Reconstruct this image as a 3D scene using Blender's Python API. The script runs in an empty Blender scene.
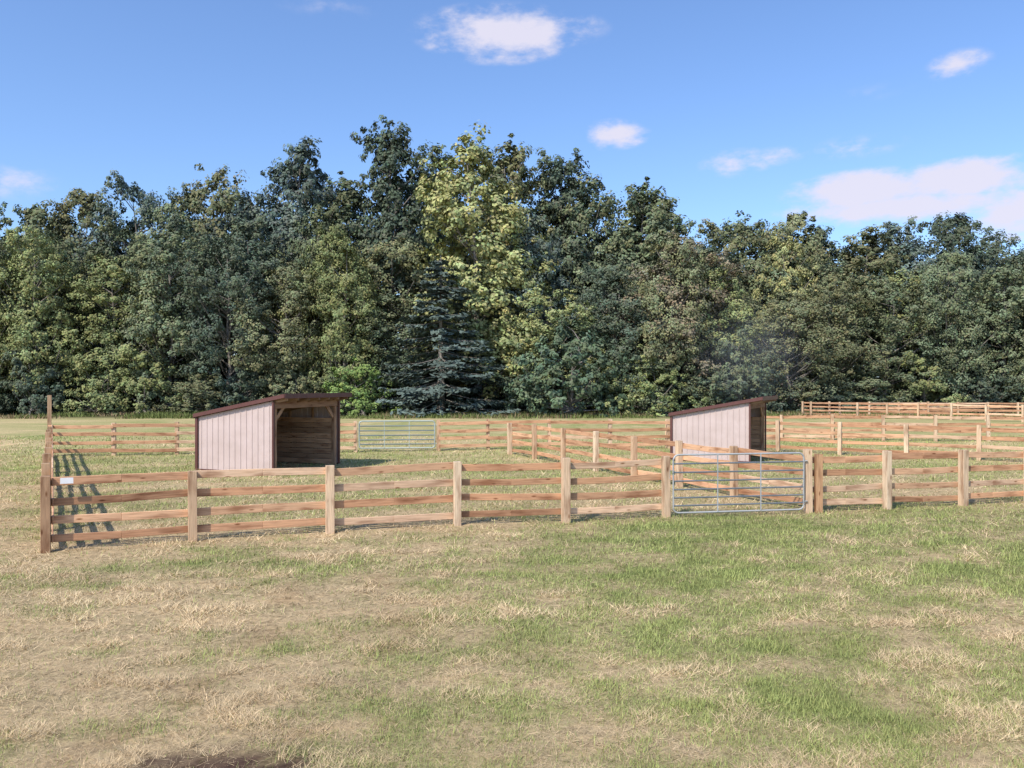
import bpy, math, random
import numpy as np
from mathutils import Vector, Matrix
random.seed(7)
sc=bpy.context.scene
sc.view_settings.view_transform='Standard'
sc.view_settings.look='None'
sc.view_settings.exposure=0
COL=sc.collection

# ------------------------------------------------------------ noise
_lat={}
def vnoise(x,y,seed=0):
    if seed not in _lat:
        _lat[seed]=np.random.RandomState(seed+11).rand(256,256)
    L=_lat[seed]
    xi=np.floor(x).astype(int); yi=np.floor(y).astype(int)
    fx=x-xi; fy=y-yi
    fx=fx*fx*(3-2*fx); fy=fy*fy*(3-2*fy)
    a=L[xi%256,yi%256]; b=L[(xi+1)%256,yi%256]; c=L[xi%256,(yi+1)%256]; d=L[(xi+1)%256,(yi+1)%256]
    return (a*(1-fx)+b*fx)*(1-fy)+(c*(1-fx)+d*fx)*fy
def fbm(x,y,seed=0,oct=4):
    s=0;a=.5;t=0
    for o in range(oct):
        s=s+a*vnoise(x*2**o+o*17.3,y*2**o+o*9.1,seed+o); t+=a; a*=.55
    return s/t
def sstep(a,b,x):
    t=np.clip((x-a)/(b-a),0,1); return t*t*(3-2*t)

def hz(x,y):
    near=1-sstep(40,60,np.abs(y)+0*x)
    return near*(.10*(fbm(x/5,y/5,60,3)-.5)+.06*(fbm(x/.5,y/.5,70,2)-.5))
def greenness(x,y):
    r1=x*.94+y*.34; r2=-x*.34+y*.94
    n=fbm(r1/2.2,r2/1.2,1,4); n2=fbm(x/.5,y/.5,21,3); n3=fbm(x/4,y/3.4,31,3)
    g=.385+.27*np.tanh((x+.6)/2.2)+1.15*(n-.5)+1.35*(n2-.5)+.9*(n3-.5)
    g=g+.22*np.exp(-((y-11.5)/2.2)**2)*sstep(-1.5,1,x)-.12*(1-sstep(6.5,8.5,y))
    pen=sstep(15,20,y)
    g=g*(1-pen)+pen*(.30+1.0*(n-.5)+.6*(n2-.5)+.5*(n3-.5)+.22*sstep(23,28,y)+.05*sstep(38,45,y))
    lane=sstep(0,2.5,-(x+.58*y))*(1-.5*sstep(35,50,y))
    g=g-.35*lane
    return np.clip(g,0,1)
def burnt(x,y):
    d=np.sqrt(((x+2.1)/.75)**2+((y-6.3)/.30)**2)+1.6*(fbm(x/.18,y/.12,41,3)-.5)
    return 1-sstep(.55,1.2,d)
def tracks(x,y):
    # faint curved wheel marks in the stubble
    t=np.zeros_like(x)
    for o in (0.0,1.5):
        xc=-1.9-o+.9*np.sin((y-6)*.33)-.02*(y-6)**2
        t=np.maximum(t,np.exp(-((x-xc)/.24)**2))
    return .5*t*sstep(.42,.66,fbm(x/.5,y/.5,120,3))*(1-sstep(12.5,14,y))

# ------------------------------------------------------------ mesh helpers
def np_mesh(name,verts,faces,k,colors=None,mats=(),matidx=None,smooth=False):
    me=bpy.data.meshes.new(name)
    verts=np.asarray(verts,dtype=np.float32); faces=np.asarray(faces,dtype=np.int32)
    me.vertices.add(len(verts)); me.vertices.foreach_set('co',verts.ravel())
    me.loops.add(faces.size); me.loops.foreach_set('vertex_index',faces.ravel())
    me.polygons.add(len(faces)); me.polygons.foreach_set('loop_start',np.arange(0,faces.size,k,dtype=np.int32))
    for m in mats: me.materials.append(m)
    if matidx is not None: me.polygons.foreach_set('material_index',np.asarray(matidx,dtype=np.int32))
    if smooth: me.polygons.foreach_set('use_smooth',np.ones(len(faces),dtype=bool))
    me.update(calc_edges=True)
    if colors is not None:
        c=np.ones((len(verts),4),dtype=np.float32); c[:,:3]=colors
        at=me.color_attributes.new('Col','FLOAT_COLOR','POINT'); at.data.foreach_set('color',c.ravel())
    me.validate()
    return me
def add(name,me,parent=None,loc=(0,0,0),rotz=0,scale=(1,1,1)):
    o=bpy.data.objects.new(name,me); COL.objects.link(o)
    o.location=loc; o.rotation_euler=(0,0,rotz); o.scale=scale
    if parent: o.parent=parent
    return o

class MB:
    def __init__(s): s.v=[];s.f=[];s.uv=[];s.c=[]
    def face(s,pts,uvs,col):
        b=len(s.v); s.v+= [tuple(p) for p in pts]; s.f.append(tuple(range(b,b+len(pts)))); s.uv+=uvs; s.c+=[col]*len(pts)
    def beam(s,p0,p1,w,h,col,up=(0,0,1),roll=0):
        p0=Vector(p0);p1=Vector(p1); d=(p1-p0); L=d.length; d.normalize(); up=Vector(up)
        side=d.cross(up)
        if side.length<1e-4: side=Vector((1,0,0))
        side.normalize(); u2=side.cross(d).normalized()
        if roll:
            R=Matrix.Rotation(roll,3,d); side=R@side; u2=R@u2
        o=(random.uniform(0,50),random.uniform(0,50))
        cs=[(-1,-1),(1,-1),(1,1),(-1,1)]
        A=[p0+side*a*w/2+u2*b*h/2 for a,b in cs]; B=[p1+side*a*w/2+u2*b*h/2 for a,b in cs]
        base=len(s.v); s.v+=[tuple(q) for q in A+B]
        fs=[(0,4,5,1),(1,5,6,2),(2,6,7,3),(3,7,4,0)]
        dim=[w,h,w,h]; off=0
        for i,f in enumerate(fs):
            s.f.append(tuple(base+k for k in f))
            s.uv+=[(o[0],o[1]+off),(o[0]+L,o[1]+off),(o[0]+L,o[1]+off+dim[i]),(o[0],o[1]+off+dim[i])]
            off+=dim[i]; s.c+=[col]*4
        for f in ((0,1,2,3),(7,6,5,4)):
            s.f.append(tuple(base+k for k in f)); s.uv+=[(o[0],o[1]),(o[0]+.02,o[1]),(o[0]+.02,o[1]+.02),(o[0],o[1]+.02)]; s.c+=[tuple(.7*x for x in col)]*4
    def tube(s,pts,r,col,n=8,cap=True):
        pts=[Vector(p) for p in pts]; rings=[]
        for i,p in enumerate(pts):
            d=(pts[min(i+1,len(pts)-1)]-pts[max(i-1,0)]).normalized()
            a=d.cross(Vector((0,0,1)) if abs(d.z)<.95 else Vector((0,1,0))).normalized(); b=a.cross(d)
            rr=r[i] if isinstance(r,(list,tuple)) else r
            base=len(s.v); s.v+=[tuple(p+(a*math.cos(t)+b*math.sin(t))*rr) for t in [2*math.pi*k/n for k in range(n)]]
            rings.append(base)
        for i in range(len(rings)-1):
            for k in range(n):
                s.f.append((rings[i]+k,rings[i]+(k+1)%n,rings[i+1]+(k+1)%n,rings[i+1]+k)); s.uv+=[(0,0)]*4; s.c+=[col]*4
        if cap:
            for q in (rings[0],rings[-1]):
                s.f.append(tuple(q+k for k in range(n))); s.uv+=[(0,0)]*n; s.c+=[col]*n
    def mesh(s,name,mats,smooth=False):
        me=bpy.data.meshes.new(name); me.from_pydata(s.v,[],s.f)
        uv=me.uv_layers.new(name='UVMap'); uv.data.foreach_set('uv',np.array(s.uv,dtype=np.float32).ravel())
        at=me.color_attributes.new('Col','FLOAT_COLOR','CORNER')
        at.data.foreach_set('color',np.array([(c[0],c[1],c[2],1) for c in s.c],dtype=np.float32).ravel())
        for m in mats: me.materials.append(m)
        if smooth:
            for p in me.polygons: p.use_smooth=True
        me.update(); return me

# ------------------------------------------------------------ materials
def newmat(name):
    m=bpy.data.materials.new(name); m.use_nodes=True; nt=m.node_tree; nt.nodes.clear()
    out=nt.nodes.new('ShaderNodeOutputMaterial'); return m,nt,out
def N(nt,t,**k):
    n=nt.nodes.new(t)
    for a,b in k.items(): setattr(n,a,b)
    return n
def mul(nt,a,b,blend='MULTIPLY',fac=1.0):
    n=N(nt,'ShaderNodeMix',data_type='RGBA',blend_type=blend); n.inputs[0].default_value=fac
    nt.links.new(a,n.inputs[6]); 
    if isinstance(b,tuple): n.inputs[7].default_value=(*b,1)
    else: nt.links.new(b,n.inputs[7])
    return n.outputs[2]
def ramp(nt,src,stops):
    r=N(nt,'ShaderNodeValToRGB'); e=r.color_ramp.elements
    while len(e)<len(stops): e.new(.5)
    for i,(p,c) in enumerate(stops): e[i].position=p; e[i].color=(*c,1) if len(c)==3 else c
    nt.links.new(src,r.inputs[0]); return r.outputs[0]
def noise(nt,vec,scale,detail=4,rough=.55):
    n=N(nt,'ShaderNodeTexNoise'); n.inputs['Scale'].default_value=scale; n.inputs['Detail'].default_value=detail; n.inputs['Roughness'].default_value=rough
    if vec is not None: nt.links.new(vec,n.inputs['Vector'])
    return n.outputs['Fac']

def wood_mat(name,rough=.75):
    m,nt,out=newmat(name); b=N(nt,'ShaderNodeBsdfPrincipled'); b.inputs['Roughness'].default_value=rough
    b.inputs['Specular IOR Level'].default_value=.25
    at=N(nt,'ShaderNodeAttribute',attribute_name='Col'); uv=N(nt,'ShaderNodeUVMap')
    mp=N(nt,'ShaderNodeMapping'); mp.inputs['Scale'].default_value=(1.3,28,1); nt.links.new(uv.outputs[0],mp.inputs[0])
    g=noise(nt,mp.outputs[0],1.6,5,.6)
    c=mul(nt,at.outputs[0],ramp(nt,g,[(.25,(.62,.55,.5)),(.5,(.98,.98,.98)),(.75,(1.2,1.2,1.18))]))
    mp2=N(nt,'ShaderNodeMapping'); mp2.inputs['Scale'].default_value=(1.1,5,1); nt.links.new(uv.outputs[0],mp2.inputs[0])
    g2=noise(nt,mp2.outputs[0],1.3,3,.5)
    c=mul(nt,c,ramp(nt,g2,[(.3,(.55,.45,.40)),(.5,(1,1,1)),(.72,(1.15,1.13,1.1))]))
    mp3=N(nt,'ShaderNodeMapping'); mp3.inputs['Scale'].default_value=(2.2,7,1); nt.links.new(uv.outputs[0],mp3.inputs[0])
    vo=N(nt,'ShaderNodeTexVoronoi'); vo.inputs['Scale'].default_value=1.0; nt.links.new(mp3.outputs[0],vo.inputs['Vector'])
    c=mul(nt,c,ramp(nt,vo.outputs['Distance'],[(.06,(.4,.28,.2)),(.16,(1,1,1))]))
    nt.links.new(c,b.inputs['Base Color'])
    bp=N(nt,'ShaderNodeBump'); bp.inputs['Strength'].default_value=.3; bp.inputs['Distance'].default_value=.005; nt.links.new(g,bp.inputs['Height']); nt.links.new(bp.outputs[0],b.inputs['Normal'])
    nt.links.new(b.outputs[0],out.inputs[0]); return m
WOOD=wood_mat('rough_sawn_wood')

def metal_paint(name,col,rough=.45,dirt=.35,metal=0.0):
    m,nt,out=newmat(name); b=N(nt,'ShaderNodeBsdfPrincipled'); b.inputs['Metallic'].default_value=metal
    tc=N(nt,'ShaderNodeTexCoord'); n=noise(nt,tc.outputs['Object'],1.7,5,.6)
    mp=N(nt,'ShaderNodeMapping'); mp.inputs['Scale'].default_value=(9,9,.7); nt.links.new(tc.outputs['Object'],mp.inputs[0])
    n2=noise(nt,mp.outputs[0],1.5,3,.5)
    rgb=N(nt,'ShaderNodeRGB'); rgb.outputs[0].default_value=(*col,1)
    k=1-dirt*.5
    c=mul(nt,rgb.outputs[0],ramp(nt,n,[(.3,(k,k*.98,k*.95)),(.65,(1.04,1.04,1.04))]))
    c=mul(nt,c,ramp(nt,n2,[(.3,(k+.08,)*3),(.6,(1,1,1))]))
    nt.links.new(c,b.inputs['Base Color']); b.inputs['Roughness'].default_value=rough
    nt.links.new(b.outputs[0],out.inputs[0]); return m
SIDING=metal_paint('beige_steel_siding',(.52,.42,.385),.5,.2)
TRIM=metal_paint('brown_steel_trim',(.12,.045,.036),.45,.4)
GALV=metal_paint('galvanised_tube',(.40,.41,.40),.5,.3,.05)
GALV2=metal_paint('grey_green_tube',(.40,.46,.42),.5,.3,.0)
WHITE=metal_paint('white_label',(.8,.8,.8),.5,.1)

def foliage_mat():
    m,nt,out=newmat('foliage')
    at=N(nt,'ShaderNodeAttribute',attribute_name='Col'); oi=N(nt,'ShaderNodeObjectInfo')
    c=mul(nt,at.outputs[0],oi.outputs['Color'])
    d=N(nt,'ShaderNodeBsdfDiffuse'); nt.links.new(c,d.inputs[0]); nt.links.new(d.outputs[0],out.inputs[0]); return m
FOL=foliage_mat()
def bark_mat():
    m,nt,out=newmat('bark'); b=N(nt,'ShaderNodeBsdfDiffuse')
    tc=N(nt,'ShaderNodeTexCoord'); mp=N(nt,'ShaderNodeMapping'); mp.inputs['Scale'].default_value=(6,6,1); nt.links.new(tc.outputs['Object'],mp.inputs[0])
    n=noise(nt,mp.outputs[0],1.5,3,.6); c=ramp(nt,n,[(.3,(.09,.08,.07)),(.7,(.34,.31,.27))]); nt.links.new(c,b.inputs[0])
    nt.links.new(b.outputs[0],out.inputs[0]); return m
BARK=bark_mat()
def blade_mat():
    m,nt,out=newmat('grass_blades'); at=N(nt,'ShaderNodeAttribute',attribute_name='Col')
    d=N(nt,'ShaderNodeBsdfDiffuse'); nt.links.new(at.outputs[0],d.inputs[0]); nt.links.new(d.outputs[0],out.inputs[0]); return m
BLADE=blade_mat()
def ground_mat():
    m,nt,out=newmat('mown_field'); b=N(nt,'ShaderNodeBsdfDiffuse')
    at=N(nt,'ShaderNodeAttribute',attribute_name='Col'); tc=N(nt,'ShaderNodeTexCoord')
    n=noise(nt,tc.outputs['Object'],9,5,.7); c=mul(nt,at.outputs[0],ramp(nt,n,[(.3,(.55,.53,.5)),(.5,(1,1,1)),(.7,(1.35,1.33,1.25))]))
    mp=N(nt,'ShaderNodeMapping'); mp.inputs['Scale'].default_value=(.5,1.6,1); nt.links.new(tc.outputs['Object'],mp.inputs[0])
    n2=noise(nt,mp.outputs[0],1.2,5,.7); c=mul(nt,c,ramp(nt,n2,[(.3,(.78,.84,.75)),(.5,(1,1,1)),(.7,(1.2,1.15,1.1))]))
    nt.links.new(c,b.inputs[0])
    bp=N(nt,'ShaderNodeBump'); bp.inputs['Strength'].default_value=.5; bp.inputs['Distance'].default_value=.04; nt.links.new(n,bp.inputs['Height']); nt.links.new(bp.outputs[0],b.inputs['Normal'])
    nt.links.new(b.outputs[0],out.inputs[0]); return m
GROUND=ground_mat()

# ------------------------------------------------------------ ground
def geo(a,b,n): return list(a*(b/a)**(np.arange(1,n+1)/n))
xs=np.array([-v for v in geo(30,1200,40)][::-1]+list(np.arange(-30,30.01,.2))+geo(30,1200,40))
ys=np.array([-v for v in geo(8,800,14)][::-1]+list(np.arange(-8,5,.8))+list(np.arange(5,40,.2))+list(np.arange(40,90,1.0))+geo(90,1500,25))
GX,GY=np.meshgrid(xs,ys,indexing='xy'); gx=GX.ravel(); gy=GY.ravel()
STRAW=np.array([.57,.435,.255]); GREEN=np.array([.24,.275,.10])
def gcol(x,y):
    g=greenness(x,y)[:,None]
    c=STRAW*(1-g)+GREEN*g
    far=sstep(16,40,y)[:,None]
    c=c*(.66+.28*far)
    tr=tracks(x,y)[:,None]; c=c*(1-.45*tr*np.array([.8,1.,1.1]))
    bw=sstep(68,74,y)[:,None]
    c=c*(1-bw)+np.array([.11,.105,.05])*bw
    bn=burnt(x,y)[:,None]
    return c*(1-bn)+np.array([.07,.045,.035])*bn
nx=len(xs); ny=len(ys)
idx=np.arange(nx*ny).reshape(ny,nx)
F=np.stack([idx[:-1,:-1],idx[:-1,1:],idx[1:,1:],idx[1:,:-1]],-1).reshape(-1,4)
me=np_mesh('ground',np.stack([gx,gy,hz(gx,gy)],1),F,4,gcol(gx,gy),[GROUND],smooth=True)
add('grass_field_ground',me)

# ------------------------------------------------------------ grass blades
def blades(name,X,Y,length,width,lean,cols,seed):
    r=np.random.RandomState(seed); n=len(X); az=r.rand(n)*2*np.pi
    Z=hz(X,Y); base=np.stack([X,Y,Z-.004],1)
    d=np.stack([np.cos(az)*np.cos(lean),np.sin(az)*np.cos(lean),np.sin(lean)],1)
    sa=az+np.pi/2+r.randn(n)*.4; s=np.stack([np.cos(sa),np.sin(sa),r.randn(n)*.25],1)
    w=width[:,None]; L=length[:,None]
    V=np.stack([base-s*w/2,base+s*w/2,base+d*L],1)
    V[:,2,2]=np.maximum(V[:,2,2],Z+.008)
    V=V.reshape(-1,3)
    return np_mesh(name,V,np.arange(3*n).reshape(n,3),3,np.repeat(cols,3,axis=0),[BLADE])
r=np.random.RandomState(5)
n=640000
u=r.rand(n); d0,d1=5.2,46.0; p=-.9
Y=(d0**p+u*(d1**p-d0**p))**(1/p)
X=(r.rand(n)*2-1)*(Y*.72+1.0)
g=greenness(X,Y); sc_=np.clip(Y/8,.8,6)
isg=r.rand(n)<np.clip(.0+1.0*g,.04,1)
hay=.85*sstep(.48,.70,fbm(X/.5,Y/.38,95,4))*(1-.7*sstep(.45,.8,g))
keep=(r.rand(n)>burnt(X,Y)*.93)&(r.rand(n)>.5*tracks(X,Y))&(r.rand(n)<.70+.45*hay+.45*isg)
X,Y,g,sc_,isg,hay=X[keep],Y[keep],g[keep],sc_[keep],isg[keep],hay[keep]; n=len(X)
tuft=fbm(X/.25,Y/.25,90,2)
ln=np.where(isg,(.03+.045*r.rand(n))*(.4+1.5*tuft),(.045+.10*r.rand(n))*(1+.2*hay))*sc_**.45
wd=np.where(isg,.006,.0048)*(.7+.6*r.rand(n))*sc_**.95
lean=np.where(isg,np.radians(25+50*r.rand(n)),np.radians(2+20*r.rand(n)**2+26*hay))
gc=np.array([.265,.32,.105])*(.6+.75*r.rand(n))[:,None]+r.rand(n)[:,None]*np.array([.07,.02,.02])
scol=np.array([.68,.52,.31])*(.45+.62*r.rand(n))[:,None]*(1+.26*hay[:,None])
cols=np.where(isg[:,None],gc,scol)
big=fbm(X/1.1,Y/.8,77,4)[:,None]; cols=cols*(.74+.54*big)
tr=tracks(X,Y)[:,None]; cols=cols*(1-.35*tr*np.array([.8,1.,1.1]))
cols=np.clip(cols,0,.85)
grass=add('grass',blades('grass',X,Y,ln,wd,lean,cols,6))

# low weeds before the wood
r=np.random.RandomState(15); n=70000
X=(r.rand(n)*2-1)*85; Y=68+11*r.rand(n)**.8+2.0*fbm(X/6,X*0,3,2)
pt=fbm(X/5,Y/3,44,3); k=pt>.44; X,Y,pt=X[k],Y[k],pt[k]; n=len(X)
ln=(.2+.35*r.rand(n))*(.3+1.3*pt); wd=.05+.06*r.rand(n); lean=np.radians(40+38*r.rand(n))
t=fbm(X/4,Y/4,55,2)[:,None]+.25*(r.rand(n)[:,None]-.5)
cols=np.where(t>.60,np.array([.28,.21,.12]),np.array([.15,.18,.06]))*(.6+.7*r.rand(n))[:,None]
add('low_weeds',blades('low_weeds',X,Y,ln,wd,lean,cols,16))

# ------------------------------------------------------------ fences
BC=[(.57,.325,.185),(.51,.28,.155),(.60,.365,.215),(.41,.225,.125),(.54,.305,.17),(.63,.43,.28)]
PC=[(.64,.47,.31),(.60,.43,.28),(.65,.50,.34),(.54,.37,.23)]
def jit(c,s=.12):
    k=1+random.uniform(-s,s); return tuple(x*k for x in c)
def fence(name,pts,side=1,gaps=(),ph=1.32,pw=.16,bh=.14,levels=(1.19,.86,.53,.20),dark=1.0,pcols=None,heights=None,skip=()):
    mb=MB()
    for i,(x,y) in enumerate(pts):
        if i in skip: continue
        h=(heights[i] if heights and heights.get(i) else ph)+random.uniform(-.03,.03)
        c=(pcols or {}).get(i) or random.choice(PC); c=jit(c,.1); c=tuple(v*dark for v in c)
        tx,ty=random.uniform(-.02,.02),random.uniform(-.02,.02)
        z=float(hz(np.array([x]),np.array([y]))[0])
        nx_=pts[min(i+1,len(pts)-1)]; pv=pts[max(i-1,0)]
        dd=Vector((nx_[0]-pv[0],nx_[1]-pv[1],0)).normalized()
        mb.beam((x,y,-.15),(x+tx,y+ty,z+h),pw*random.uniform(.88,1.04),pw*random.uniform(.88,1.04),c,up=dd)
    for i in range(len(pts)-1):
        if i in gaps: continue
        a=Vector((*pts[i],0)); b=Vector((*pts[i+1],0)); d=(b-a).normalized(); nrm=Vector((-d.y,d.x,0))*side
        za=float(hz(np.array([a.x]),np.array([a.y]))[0]); zb=float(hz(np.array([b.x]),np.array([b.y]))[0])
        for L in levels:
            off=nrm*(pw/2+.02+random.uniform(0,.006)); e=.0+(.03 if i%2 else .0)
            p0=a+off-d*e+Vector((0,0,za+L+random.uniform(-.03,.03))); p1=b+off+d*e+Vector((0,0,zb+L+random.uniform(-.03,.03)))
            c=jit(random.choice(BC),.18); c=tuple(v*dark for v in c)
            hh=bh*random.uniform(.9,1.08)
            m=(p0+p1)/2+Vector((0,0,random.uniform(-.02,.008)))+nrm*random.uniform(-.004,.01)
            mb.beam(p0,m,.028,hh,c); mb.beam(m,p1,.028,hh,c)
    o=add(name,mb.mesh(name,[WOOD]))
    bv=o.modifiers.new('bevel','BEVEL'); bv.width=.006; bv.segments=1; bv.limit_method='ANGLE'
    return o
def line(a,b,step):
    a=Vector(a);b=Vector(b); n=max(1,round((b-a).length/step)); return [tuple(a+(b-a)*i/n) for i in range(n+1)]

front=[(-8.0,14.25),(-5.88,15.3),(-3.55,16.2),(-1.12,16.95),(1.13,17.45),(3.36,18.1),(6.66,18.68),(8.63,19.1),(10.7,19.7),(12.75,20.5),(14.9,21.2),(17.1,21.8),(19.4,22.4)]
fence('wooden_fence',front,side=1,gaps=(5,),heights={6:1.44,5:1.35,4:1.36},pcols={0:(.42,.26,.15)})
mb=MB(); mb.beam((6.90,18.72,-.1),(6.91,18.72,1.32),.15,.15,(.44,.26,.14),up=(1,0,0)); add('gate_post',mb.mesh('gate_post',[WOOD]))
left=line((-8.0,14.25),(-18.5,33.2),2.4)
fence('wooden_fence',left[1:-1]+[left[-1]],side=-1,heights={len(left)-2:2.45},pcols={i:(.48,.32,.19) for i in range(12)})
fence('wooden_fence',[left[0],left[1]],side=-1,skip=(0,1))
back=line((-18.5,33.2),(-6.7,35.6),2.45)+line((-3.2,36.1),(-1.05,36.5),2.4)+line((-1.05,36.5),(7.1,37.6),2.45)[1:]
gi=len(line((-18.5,33.2),(-6.7,35.6),2.45))-1
fence('wooden_fence',back,side=-1,gaps=(gi,),skip=(0,))
div=line((-1.05,36.3),(6.62,19.0),2.45)
fence('wooden_fence',div[1:-1],side=1)
fence('wooden_fence',[div[-2],div[-1]],side=1,skip=(0,1))
fence('wooden_fence',line((7.1,38.0),(24,27.5),2.45),side=1)
fence('wooden_fence',line((11.5,43.5),(34,40.5),2.45),side=1)
fence('wooden_fence',line((26.6,76.0),(44,57.5),2.45),side=1)
fence('wooden_fence',line((26.6,74.0),(62,71.5),2.45),side=1)

# ------------------------------------------------------------ gates
def gate(name,a,b,h0,h1,bars,mat,r=.020):
    emp=bpy.data.objects.new(name,None); COL.objects.link(emp)
    a=Vector((*a,0)); b=Vector((*b,0)); L=(b-a).length; ang=math.atan2(b.y-a.y,b.x-a.x)
    emp.location=a; emp.rotation_euler=(0,0,ang)
    mb=MB(); c=(1,1,1); R=.12
    def P(x,z): return (x,0,z)
    loop=[]
    for cx,cz,a0 in ((L-R,h1-R,0),(R,h1-R,90),(R,h0+R,180),(L-R,h0+R,270)):
        for k in range(5):
            t=math.radians(a0+90*k/4); loop.append(P(cx+R*math.cos(t),cz+R*math.sin(t)))
    loop.append(loop[0]); loop.append(loop[1])
    mb.tube(loop,r,c,8,cap=False); add('outer_frame',mb.mesh('outer_frame',[mat],True),emp)
    mb=MB()
    for i in range(1,bars-1):
        z=h0+(h1-h0)*(i/(bars-1))**1.08; mb.tube([P(r,z),P(L-r,z)],r*.9,c,8)
    add('horizontal_bars',mb.mesh('horizontal_bars',[mat],True),emp)
    mb=MB()
    for x in (L*.33,L*.66):
        mb.beam((x,-r-.004,h0),(x,-r-.004,h1),.006,.028,c,up=(1,0,0))
    add('vertical_braces',mb.mesh('vertical_braces',[mat]),emp)
    mb=MB()
    for z in (h0+.18,h1-.18):
        mb.tube([P(L-.02,z),P(L+.09,z)],.016,c,6)
    mb.tube([(0.03,-.04,h1-.35),(-.10,-.06,h1-.33),(-.10,-.06,h1-.5)],.008,c,6)
    add('hinges_and_chain',mb.mesh('hinges_and_chain',[mat]),emp)
    return emp
gate('metal_farm_gate',(3.50,18.02),(6.52,18.56),.10,1.36,8,GALV)
gate('metal_farm_gate',(-6.55,35.6),(-3.35,36.0),.14,1.30,7,GALV2,.03)
mb=MB(); mb.beam((-7.78,14.30,1.23),(-7.60,14.39,1.23),.012,.10,(1,1,1)); add('white_sign',mb.mesh('white_sign',[WHITE]))

# ------------------------------------------------------------ sheds
def shed(name,loc,ang,s):
    e=bpy.data.objects.new(name,None); COL.objects.link(e); e.location=loc; e.rotation_euler=(0,0,ang); e.scale=(s,s,s)
    W,D=3.0,3.6; z0=1.80; sl=.185
    top=lambda x:z0+sl*x
    def siding(name,p0,p1,out,topf):
        p0=Vector(p0);p1=Vector(p1);L=(p1-p0).length;d=(p1-p0)/L;o=Vector(out)
        prof=[]; x=0; pitch=.2286
        while x<L-.001:
            for dx,of in ((0,0),(.09,0),(.105,.02),(.13,.02),(.145,0)):
                if x+dx<=L: prof.append((x+dx,of))
            x+=pitch
        prof.append((L,0)); mb=MB()
        for (a,oa),(b,ob) in zip(prof,prof[1:]):
            A=p0+d*a+o*oa; B=p0+d*b+o*ob
            mb.face([(A.x,A.y,.06),(B.x,B.y,.06),(B.x,B.y,topf(p0.x+d.x*b)),(A.x,A.y,topf(p0.x+d.x*a))],[(0,0)]*4,(1,1,1))
        add(name,mb.mesh(name,[SIDING]),e)
    siding('near_side_wall',(0,-.02,0),(W,-.02,0),(0,-1,0),top)
    siding('far_side_wall',(0,D+.02,0),(W,D+.02,0),(0,1,0),top)
    siding('rear_wall',(-.02,0,0),(-.02,D,0),(-1,0,0),lambda x:top(0))
    mb=MB(); x0,x1,y0,y1=-.12,W+.52,-.13,D+.13; t=.05
    zr=lambda x:top(x)+.10
    mb.beam((x0,(y0+y1)/2,zr(x0)),(x1,(y0+y1)/2,zr(x1)),y1-y0,t,(1,1,1))
    k=y0+.12
    while k<y1: mb.beam((x0,k,zr(x0)+.035),(x1,k,zr(x1)+.035),.03,.025,(1,1,1)); k+=.2286
    add('roof',mb.mesh('roof',[TRIM]),e)
    mb=MB()
    for y in (y0-.012,y1+.012): mb.beam((x0,y,zr(x0)-.025),(x1,y,zr(x1)-.025),.02,.12,(1,1,1))
    mb.beam((x1+.012,y0,zr(x1)-.035),(x1+.012,y1,zr(x1)-.035),.02,.15,(1,1,1))
    mb.beam((x0-.012,y0,zr(x0)-.035),(x0-.012,y1,zr(x0)-.035),.02,.13,(1,1,1))
    for x,y in ((-.045,-.045),(-.045,D+.045)): mb.beam((x,y,.04),(x,y,top(0)-.02),.09,.09,(1,1,1),up=(1,0,0))
    for y in (-.05,D+.05): mb.beam((W+.04,y,.04),(W+.04,y,top(W)-.02),.06,.09,(1,1,1),up=(0,1,0))
    for y in (-.045,D+.045): mb.beam((.01,y,.05),(W-.01,y,.05),.03,.08,(1,1,1))
    add('brown_trim',mb.mesh('brown_trim',[TRIM]),e)
    mb=MB()
    for i in range(7):
        y=.06+i*(D-.12)/6; mb.beam((.02,y,zr(.02)-.11),(x1-.02,y,zr(x1-.02)-.11),.04,.13,jit((.34,.22,.13)))
    add('rafters',mb.mesh('rafters',[WOOD]),e)
    mb=MB(); wc=(.42,.26,.155)
    for y in (.10,D-.10): mb.beam((W-.06,y,0),(W-.06,y,top(W)-.1),.13,.13,jit(wc),up=(1,0,0))
    mb.beam((W+.005,.02,top(W)-.13),(W+.005,D-.02,top(W)-.13),.05,.22,jit((.28,.17,.11)))
    for sgn,y in ((1,.17),(-1,D-.17)): mb.beam((W-.06,y,top(W)-.62),(W-.06,y+sgn*.42,top(W)-.2),.05,.12,jit(wc))
    for x in (.1,1.0,2.0): 
        for y in (.05,D-.05): mb.beam((x,y,0),(x,y,top(x)-.02),.05,.09,jit(wc),up=(1,0,0))
    add('timber_frame',mb.mesh('timber_frame',[WOOD]),e)
    mb=MB()
    z=.12
    while z<1.75:
        c=lambda:jit((.47,.29,.17),.25)
        mb.beam((.04,.1,z),(.04,D-.1,z),.03,.17,c())
        for y in (.115,D-.115):
            mb.beam((.08,y,z),(W-.14,y,z),.03,.17,c())
        z+=.185
    add('interior_boards',mb.mesh('interior_boards',[WOOD]),e)
    return e
shed('run_in_shed',(-10.4,27.6,0),math.atan2(-.368,.93),1.0)
shed('run_in_shed',(6.1,31.5,0),math.radians(-26),.94)

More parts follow.
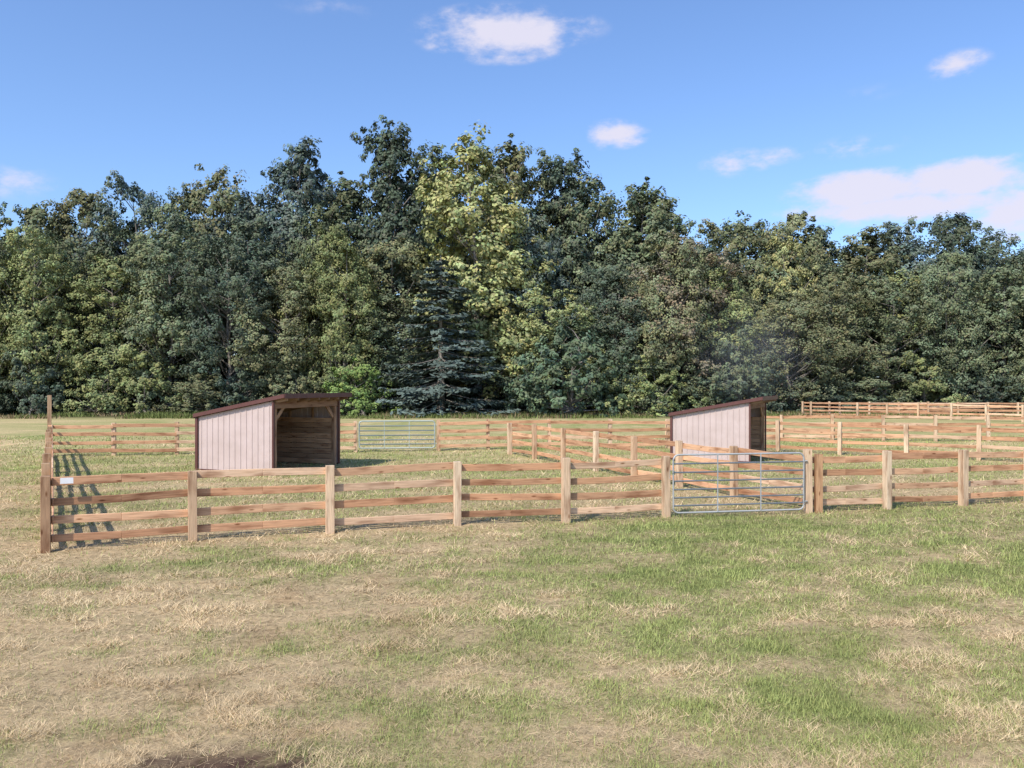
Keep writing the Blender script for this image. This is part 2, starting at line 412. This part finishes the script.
# ------------------------------------------------------------ trees
def tube_np(pts,rad,n=6):
    V=[];F=[]
    for i,p in enumerate(pts):
        d=pts[min(i+1,len(pts)-1)]-pts[max(i-1,0)]; d=d/np.linalg.norm(d)
        a=np.cross(d,[0,0,1] if abs(d[2])<.9 else [0,1,0]); a/=np.linalg.norm(a); b=np.cross(a,d)
        for k in range(n):
            t=2*math.pi*k/n; V.append(p+(a*math.cos(t)+b*math.sin(t))*rad[i])
    for i in range(len(pts)-1):
        for k in range(n): F.append((i*n+k,i*n+(k+1)%n,(i+1)*n+(k+1)%n,(i+1)*n+k))
    return np.array(V),np.array(F)
def leafcards(pos,nrm,L,W,r):
    n=len(pos); nrm=nrm/np.linalg.norm(nrm,axis=1)[:,None]
    t=np.cross(nrm,r.randn(n,3)); t/=np.linalg.norm(t,axis=1)[:,None]; b=np.cross(nrm,t)
    L=L[:,None]/2; W=W[:,None]/2
    V=np.stack([pos-t*L,pos-b*W+t*L*.2,pos+t*L,pos+b*W-t*L*.1],1).reshape(-1,3)
    return V,np.arange(4*n).reshape(n,4)
def assemble(name,tubes,LV,LF,LC):
    V=[];F=[];M=[];C=[];o=0
    for v,f in tubes:
        V.append(v);F.append(f+o);M.append(np.ones(len(f)));C.append(np.ones((len(v),3)));o+=len(v)
    V.append(LV);F.append(LF+o);M.append(np.zeros(len(LF)));C.append(LC)
    return np_mesh(name,np.concatenate(V),np.concatenate(F),4,np.concatenate(C),[FOL,BARK],np.concatenate(M))
def make_tree(name,seed,prof,H=20.,R=5.,nc=130,z0=.1,leaf=.27,nsub=6,nl=36,crs=1.15,tmin=.01):
    r=np.random.RandomState(seed); tubes=[]
    k=8; wander=np.cumsum(r.randn(k,2)*.22,axis=0); wander-=wander[0]
    tp=np.array([[wander[i,0],wander[i,1],H*.90*i/(k-1)] for i in range(k)]); tr=[H*.015*(1-.88*i/(k-1)) for i in range(k)]; tr[0]*=1.5
    tubes.append(tube_np(tp,tr,8))
    ph=r.rand(4)*6.28; P=[];Nn=[];C=[]
    ts=np.linspace(tmin,1.0,200); wts=np.array([.22+prof(t) for t in ts]); cdf=np.cumsum(wts); cdf/=cdf[-1]
    for i in range(nc):
        t=float(np.interp((i+r.rand())/nc,cdf,ts)); a=r.rand()*6.283
        rm=R*prof(t)*(1+.18*math.sin(2*a+ph[0]+3*t)+.14*math.sin(3*a+ph[1]-6*t)+.12*math.sin(11*t+ph[2]+a))
        rr=rm*math.sqrt(r.uniform(.10,1)); z=H*(z0+(1-z0)*t*.97)+r.randn()*.4
        ti=min(z/(H*.90),.999)*(k-1); i0=int(ti); tc_=tp[i0]*(1-(ti-i0))+tp[min(i0+1,k-1)]*(ti-i0)
        c=np.array([tc_[0]+rr*math.cos(a),tc_[1]+rr*math.sin(a),z])
        cr=crs*H/20*r.uniform(.7,1.4)*(.6+.4*prof(t))
        if i%2==0:
            zb=max(.4,z-rr*r.uniform(.5,1.0)-.5); tb=min(zb/(H*.90),.99)*(k-1); i0=int(tb)
            p0=tp[i0]*(1-(tb-i0))+tp[min(i0+1,k-1)]*(tb-i0); mid=(p0+c)/2+np.array([0,0,-.10*rr])+r.randn(3)*.15
            rb=.03+.016*rr
            tubes.append(tube_np(np.array([p0,mid,c]),[rb,rb*.7,rb*.25],4))
        tint=r.uniform(.82,1.18)
        for j in range(nsub):
            sc0=c+r.randn(3)*np.array([.6,.6,.55])*cr; sr=cr*r.uniform(.3,.6)
            dd=r.randn(nl,3); dd/=np.linalg.norm(dd,axis=1)[:,None]
            P.append(sc0+dd*sr*r.uniform(.45,1.15,(nl,1))*np.array([1.1,1.1,.9])); out=(sc0-tc_); out/=np.linalg.norm(out)+.01
            Nn.append(dd*.9+out*.7+np.array([0,0,.45])+.35*r.randn(nl,3))
            s=tint*r.uniform(.82,1.2); hue=r.uniform(-.08,.08)
            C.append(np.stack([s*(1+hue)*r.uniform(.9,1.1,nl),s*r.uniform(.9,1.1,nl),s*(1-hue)*np.ones(nl)],1))
    P=np.concatenate(P);Nn=np.concatenate(Nn);C=np.concatenate(C); n=len(P)
    V,Fq=leafcards(P,Nn,leaf*r.uniform(.7,1.35,n),leaf*.72*r.uniform(.7,1.35,n),r)
    return assemble(name,tubes,V,Fq,np.repeat(C,4,axis=0))
broad=lambda t:max(.05,(math.sin(math.pi*min(1,t*.80+.17)))**.6)
round_=lambda t:max(.08,math.sqrt(max(0,1-(2*t-.85)**2/1.34)))
tall=lambda t:max(.08,(.72+.25*math.sin(2.6*t))*math.sqrt(max(0,1-t**3.2)))
bush=lambda t:max(.1,math.sqrt(max(0,1-(t*.95)**2)))
PB=[make_tree('broadleaf_%d'%i,100+i,broad if i%2 else round_,R=5.2+.4*(i%3),z0=.05+.02*i) for i in range(5)]
PU=[make_tree('wood_broadleaf_%d'%i,150+i,broad if i%2 else round_,R=5.4,z0=.05,nc=85,tmin=.42) for i in range(4)]
PT=[make_tree('tall_%d'%i,200+i,tall,R=4.1,nc=90 if i else 125,z0=.12,crs=1.0,tmin=.35 if i else .01) for i in range(4)]
PS=[make_tree('shrub_%d'%i,300+i,bush,H=6.,R=3.6,nc=60,z0=.02,leaf=.22,nsub=6,nl=30,crs=2.1) for i in range(3)]
def make_spruce(name,seed,H=15.,R=5.5):
    r=np.random.RandomState(seed); tubes=[tube_np(np.array([[0,0,0],[0,0,H*.5],[0,0,H*.98]]),[.28,.16,.02],8)]
    P=[];Nn=[];C=[]
    z=H*.05
    while z<H*.985:
        t=z/H; Lm=R*(1-t)**.75+.15; nb=8 if t<.8 else 6
        for b in range(nb):
            a=r.rand()*6.283; L=Lm*r.uniform(.6,1.15); zz=z+r.uniform(-.12,.12)
            s=np.linspace(0,1,6); pts=np.stack([np.cos(a)*L*s,np.sin(a)*L*s,zz+L*(-.34*s+.22*s**3)],1)
            tubes.append(tube_np(pts[::2],[.05,.03,.012],4))
            m=int(24+50*L/R*1.6); u=r.rand(m)**.6; lat=r.randn(m)*.15*L*np.sin(np.pi*np.clip(u,.08,.92))
            q=np.stack([np.cos(a)*L*u-np.sin(a)*lat,np.sin(a)*L*u+np.cos(a)*lat,zz+L*(-.34*u+.22*u**3)-np.abs(r.randn(m))*.14-.1*np.abs(lat)],1)
            P.append(q); Nn.append(np.array([math.cos(a)*.6,math.sin(a)*.6,1.])+.4*r.randn(m,3)); ti=r.uniform(.7,1.3)
            C.append(np.ones((m,3))*ti*r.uniform(.8,1.2,(m,1)))
        z+=.55+.25*(1-t)
    P=np.concatenate(P);Nn=np.concatenate(Nn);C=np.concatenate(C);n=len(P)
    V,Fq=leafcards(P,Nn,.44*r.uniform(.7,1.3,n),.21*r.uniform(.7,1.3,n),r)
    return assemble(name,tubes,V,Fq,np.repeat(C,4,axis=0))
SPR=make_spruce('spruce',400)

K=1.28
def kk(c): return tuple(v*K for v in c)
G_DARK=kk((.085,.106,.072)); G_MID=kk((.120,.140,.080)); G_LITE=kk((.18,.200,.088)); G_YEL=kk((.29,.30,.13)); G_BLUE=kk((.094,.120,.098)); G_BRN=kk((.155,.137,.092)); G_OLV=kk((.145,.152,.082))  # leaf colours lifted and blued, so distance haze is painted into the foliage
rt=random.Random(3)
def tree(kind,X,Y,h,w,col,mesh=None):
    if kind=='tall': me=mesh or rt.choice(PT[1:]); nm='tall_ash_tree'; H,R=20,4.1
    elif kind=='shrub': me=mesh or rt.choice(PS); nm='shrub'; H,R=6,3.6
    elif kind=='spruce': me=SPR; nm='spruce_tree'; H,R=15,5.5
    else: me=mesh or rt.choice(PB); nm='broadleaf_tree'; H,R=20,5.5
    o=add(nm,me,None,(X,Y,-.05),rt.random()*6.28,(w/2/R,w/2/R,h/H))
    k=rt.uniform(.82,1.2); o.color=(col[0]*k,col[1]*k,col[2]*k,1); return o
sky=[(-76,22.5),(-66,22),(-59,20.0),(-54.5,23.6),(-49.5,25.2),(-43.2,26.2),(-38.5,24),(-34.5,27.0),(-30,24.0),(-24.3,30.0),(-18.5,26.5),(-13.2,32.0),(-9.0,30.0),(0.5,30.0),(5.4,29.0),(10,26),(14,25.2),(18.5,24.2),(24,21.0),(28,21.6),(32,22.4),(36,21.2),(40,20.2),(45,21.2),(50,22.4),(55,20.0),(60,19.4),(68,21),(77,22)]
for X,h in sky:
    kind='tall' if (h>27 or rt.random()<.25) else 'broad'
    tree(kind,X+rt.uniform(-.4,.4),95+rt.uniform(-2,2),h*1.02,rt.uniform(10,12) if kind=='tall' else rt.uniform(11,13.5),rt.choice([G_DARK,G_DARK,G_MID,G_BLUE,G_OLV]),None if kind=='tall' else rt.choice(PU))
X=-78
while X<80:
    h=rt.uniform(17,22) if X<8 else rt.uniform(15,18.5)
    if X<-50: h-=2
    tree('broad',X,88+rt.uniform(-1.5,1.5)+(4 if X>25 else 0),h,rt.uniform(9.5,12),rt.choice([G_DARK,G_MID,G_OLV,G_BLUE,G_MID,G_LITE]),rt.choice(PU)); X+=rt.uniform(6.5,8.5)
fr=[(-73,16),(-66,15),(-59,14),(-52.5,17),(-46.5,18.2),(-40,16),(-34,18.5),(-28,17),(-22,15),(-16,17),(-11,12),(3,13),(10.5,14),(15.5,17.5),(21,14.5),(27,12),(32.5,14.5),(38.5,14),(44.5,16.5),(50.5,15),(57,16.5),(64,15),(71,15)]
for X,h in fr:
    Y=82+rt.uniform(-1.5,1.5)+(4 if X>30 else 0)
    tree('broad',X,Y,h,rt.uniform(8,11),rt.choice([G_MID,G_OLV,G_LITE,G_MID,G_DARK,G_OLV]))
tree('tall',-3.3,83.5,27.8,12.5,G_YEL,PT[0])
tree('tall',-0.3,84.5,19,8,G_YEL,PT[0])
tree('broad',-51.5,80.5,17.5,8,G_LITE,PB[1])
tree('broad',-19,84,19,9,G_LITE,PB[3])
tree('broad',29,89,19.0,8,(.27,.27,.12))
tree('broad',16.5,82,17.5,11,G_BRN,PB[2])
tree('spruce',-6.6,77.2,15.2,15.0,(.105,.138,.118))
tree('shrub',5.8,75.5,8.4,11,(.105,.140,.085),PS[0])
tree('shrub',-13.4,76,4.6,6.5,(.18,.25,.08),PS[1])
tree('shrub',13.5,76,5.0,7,(.21,.24,.10),PS[2])
tree('shrub',22,78,7.5,7.5,(.15,.175,.10))
X=-78
while X<80:
    if not (-11<X<9):
        tree('shrub',X,78.5+rt.uniform(-1,1.2)+(3 if X>28 else 0),rt.uniform(3,6.5),rt.uniform(6,9),rt.choice([G_MID,G_OLV,G_LITE,G_DARK]))
    else: tree('shrub',X,82,rt.uniform(4,6),8,G_DARK)
    X+=rt.uniform(4.5,6)
X=-80
while X<82:
    tree('broad',X,102+rt.uniform(-2,2),rt.uniform(17,20),14,G_DARK); X+=10
    tree('shrub',X-4,90,8,13,G_DARK)

# ------------------------------------------------------------ drift of bonfire smoke by the wood
bpy.ops.mesh.primitive_ico_sphere_add(subdivisions=3,radius=1,location=(21.0,72.5,5.8))
sm=bpy.context.object; sm.name='smoke'; sm.scale=(6.5,2.4,6.0); sm.rotation_euler=(0,math.radians(20),0)
m=bpy.data.materials.new('smoke'); m.use_nodes=True; nt=m.node_tree; nt.nodes.clear(); out=N(nt,'ShaderNodeOutputMaterial')
tc=N(nt,'ShaderNodeTexCoord'); ln_n=N(nt,'ShaderNodeVectorMath',operation='LENGTH'); nt.links.new(tc.outputs['Object'],ln_n.inputs[0])
mr=N(nt,'ShaderNodeMapRange',interpolation_type='SMOOTHSTEP'); nt.links.new(ln_n.outputs['Value'],mr.inputs[0]); mr.inputs[1].default_value=1.0; mr.inputs[2].default_value=.0; mr.inputs[4].default_value=.20
nz=noise(nt,tc.outputs['Object'],2.2,3,.6)
sb=N(nt,'ShaderNodeMath',operation='SUBTRACT'); nt.links.new(nz,sb.inputs[0]); sb.inputs[1].default_value=.33; sb.use_clamp=True
mm=N(nt,'ShaderNodeMath',operation='MULTIPLY'); nt.links.new(mr.outputs[0],mm.inputs[0]); nt.links.new(sb.outputs[0],mm.inputs[1])
vs=N(nt,'ShaderNodeVolumeScatter'); vs.inputs['Color'].default_value=(.85,.9,1,1); nt.links.new(mm.outputs[0],vs.inputs['Density']); nt.links.new(vs.outputs[0],out.inputs['Volume'])
sm.data.materials.append(m)

# ------------------------------------------------------------ sky / sun
el=math.radians(47); dirto=Vector((-.60,-.80,0)).normalized()
sunv=Vector((dirto.x*math.cos(el),dirto.y*math.cos(el),math.sin(el)))
sl=bpy.data.lights.new('sun','SUN'); sl.energy=4.9; sl.angle=math.radians(.5); sl.color=(1,.92,.82)
so=bpy.data.objects.new('sun',sl); COL.objects.link(so); so.rotation_euler=sunv.to_track_quat('Z','Y').to_euler(); so.location=(-30,-40,60)
w=bpy.data.worlds.new('World'); sc.world=w; w.use_nodes=True; nt=w.node_tree; nt.nodes.clear()
out=N(nt,'ShaderNodeOutputWorld'); bg=N(nt,'ShaderNodeBackground'); bg.inputs[1].default_value=.15
st=N(nt,'ShaderNodeTexSky',sky_type='NISHITA'); st.sun_disc=False; st.sun_elevation=el; st.sun_rotation=math.atan2(dirto.x,dirto.y)
st.air_density=1.0; st.dust_density=1.3; st.ozone_density=2.0; st.altitude=100
tc=N(nt,'ShaderNodeTexCoord')
clouds=[(500,34,85,26,1.15),(560,30,50,16,.5),(613,135,36,15,1.05),(735,163,36,14,.65),(778,156,32,10,.4),(865,192,75,22,1.4),(960,180,60,24,1.6),(910,206,120,18,1.3),(957,65,28,15,.6),(850,148,50,13,.4),(1018,212,45,28,1.3),(10,182,55,20,.3),(330,6,60,14,.15),(850,95,70,12,.12)]
nz=N(nt,'ShaderNodeTexNoise'); nz.inputs['Scale'].default_value=24; nz.inputs['Detail'].default_value=5; nz.inputs['Roughness'].default_value=.6
mpn=N(nt,'ShaderNodeMapping'); mpn.inputs['Scale'].default_value=(.8,.8,1.6); nt.links.new(tc.outputs['Generated'],mpn.inputs[0]); nt.links.new(mpn.outputs[0],nz.inputs['Vector'])
acc=None
def M(op,a,b=None,clamp=False):
    n=N(nt,'ShaderNodeMath',operation=op); n.use_clamp=clamp
    for i,v in enumerate((a,b)):
        if v is None: continue
        if isinstance(v,(int,float)): n.inputs[i].default_value=v
        else: nt.links.new(v,n.inputs[i])
    return n.outputs[0]
for x,y,ww,hh,amp in clouds:
    c=Vector(((x-512)/830,1,(384-y)/830)); ln_=c.length; c.normalize()
    s=N(nt,'ShaderNodeVectorMath',operation='SUBTRACT'); nt.links.new(tc.outputs['Generated'],s.inputs[0]); s.inputs[1].default_value=c
    m=N(nt,'ShaderNodeVectorMath',operation='MULTIPLY'); nt.links.new(s.outputs[0],m.inputs[0]); m.inputs[1].default_value=(830*ln_/ww,3,830*ln_/hh)
    l=N(nt,'ShaderNodeVectorMath',operation='LENGTH'); nt.links.new(m.outputs[0],l.inputs[0])
    d=M('SUBTRACT',1.15,l.outputs['Value'],True); d=M('MULTIPLY',d,amp)
    acc=d if acc is None else M('MAXIMUM',acc,d)
nn=M('SUBTRACT',nz.outputs['Fac'],.5); nn=M('MULTIPLY',nn,2.6)
has=M('MULTIPLY',acc,4.0,True)
tot=M('ADD',acc,M('MULTIPLY',nn,has)); mr=N(nt,'ShaderNodeMapRange',interpolation_type='SMOOTHSTEP'); nt.links.new(tot,mr.inputs[0]); mr.inputs[1].default_value=.05; mr.inputs[2].default_value=1.05; mr.inputs[4].default_value=.92
tint=N(nt,'ShaderNodeMix',data_type='RGBA',blend_type='MULTIPLY'); tint.inputs[0].default_value=1; nt.links.new(st.outputs[0],tint.inputs[6]); tint.inputs[7].default_value=(1.06,1.24,1.52,1)
mix=N(nt,'ShaderNodeMix',data_type='RGBA'); nt.links.new(mr.outputs[0],mix.inputs[0]); nt.links.new(tint.outputs[2],mix.inputs[6]); mix.inputs[7].default_value=(5.5,5.3,6.2,1)
nt.links.new(mix.outputs[2],bg.inputs[0]); nt.links.new(bg.outputs[0],out.inputs[0])

# ------------------------------------------------------------ camera
cd=bpy.data.cameras.new('camera'); cd.lens=29.2; cd.sensor_width=36; cd.clip_end=4000; cd.clip_start=.1
co=bpy.data.objects.new('camera',cd); COL.objects.link(co); co.location=(0,0,2.9); co.rotation_euler=(math.radians(90),0,0); sc.camera=co
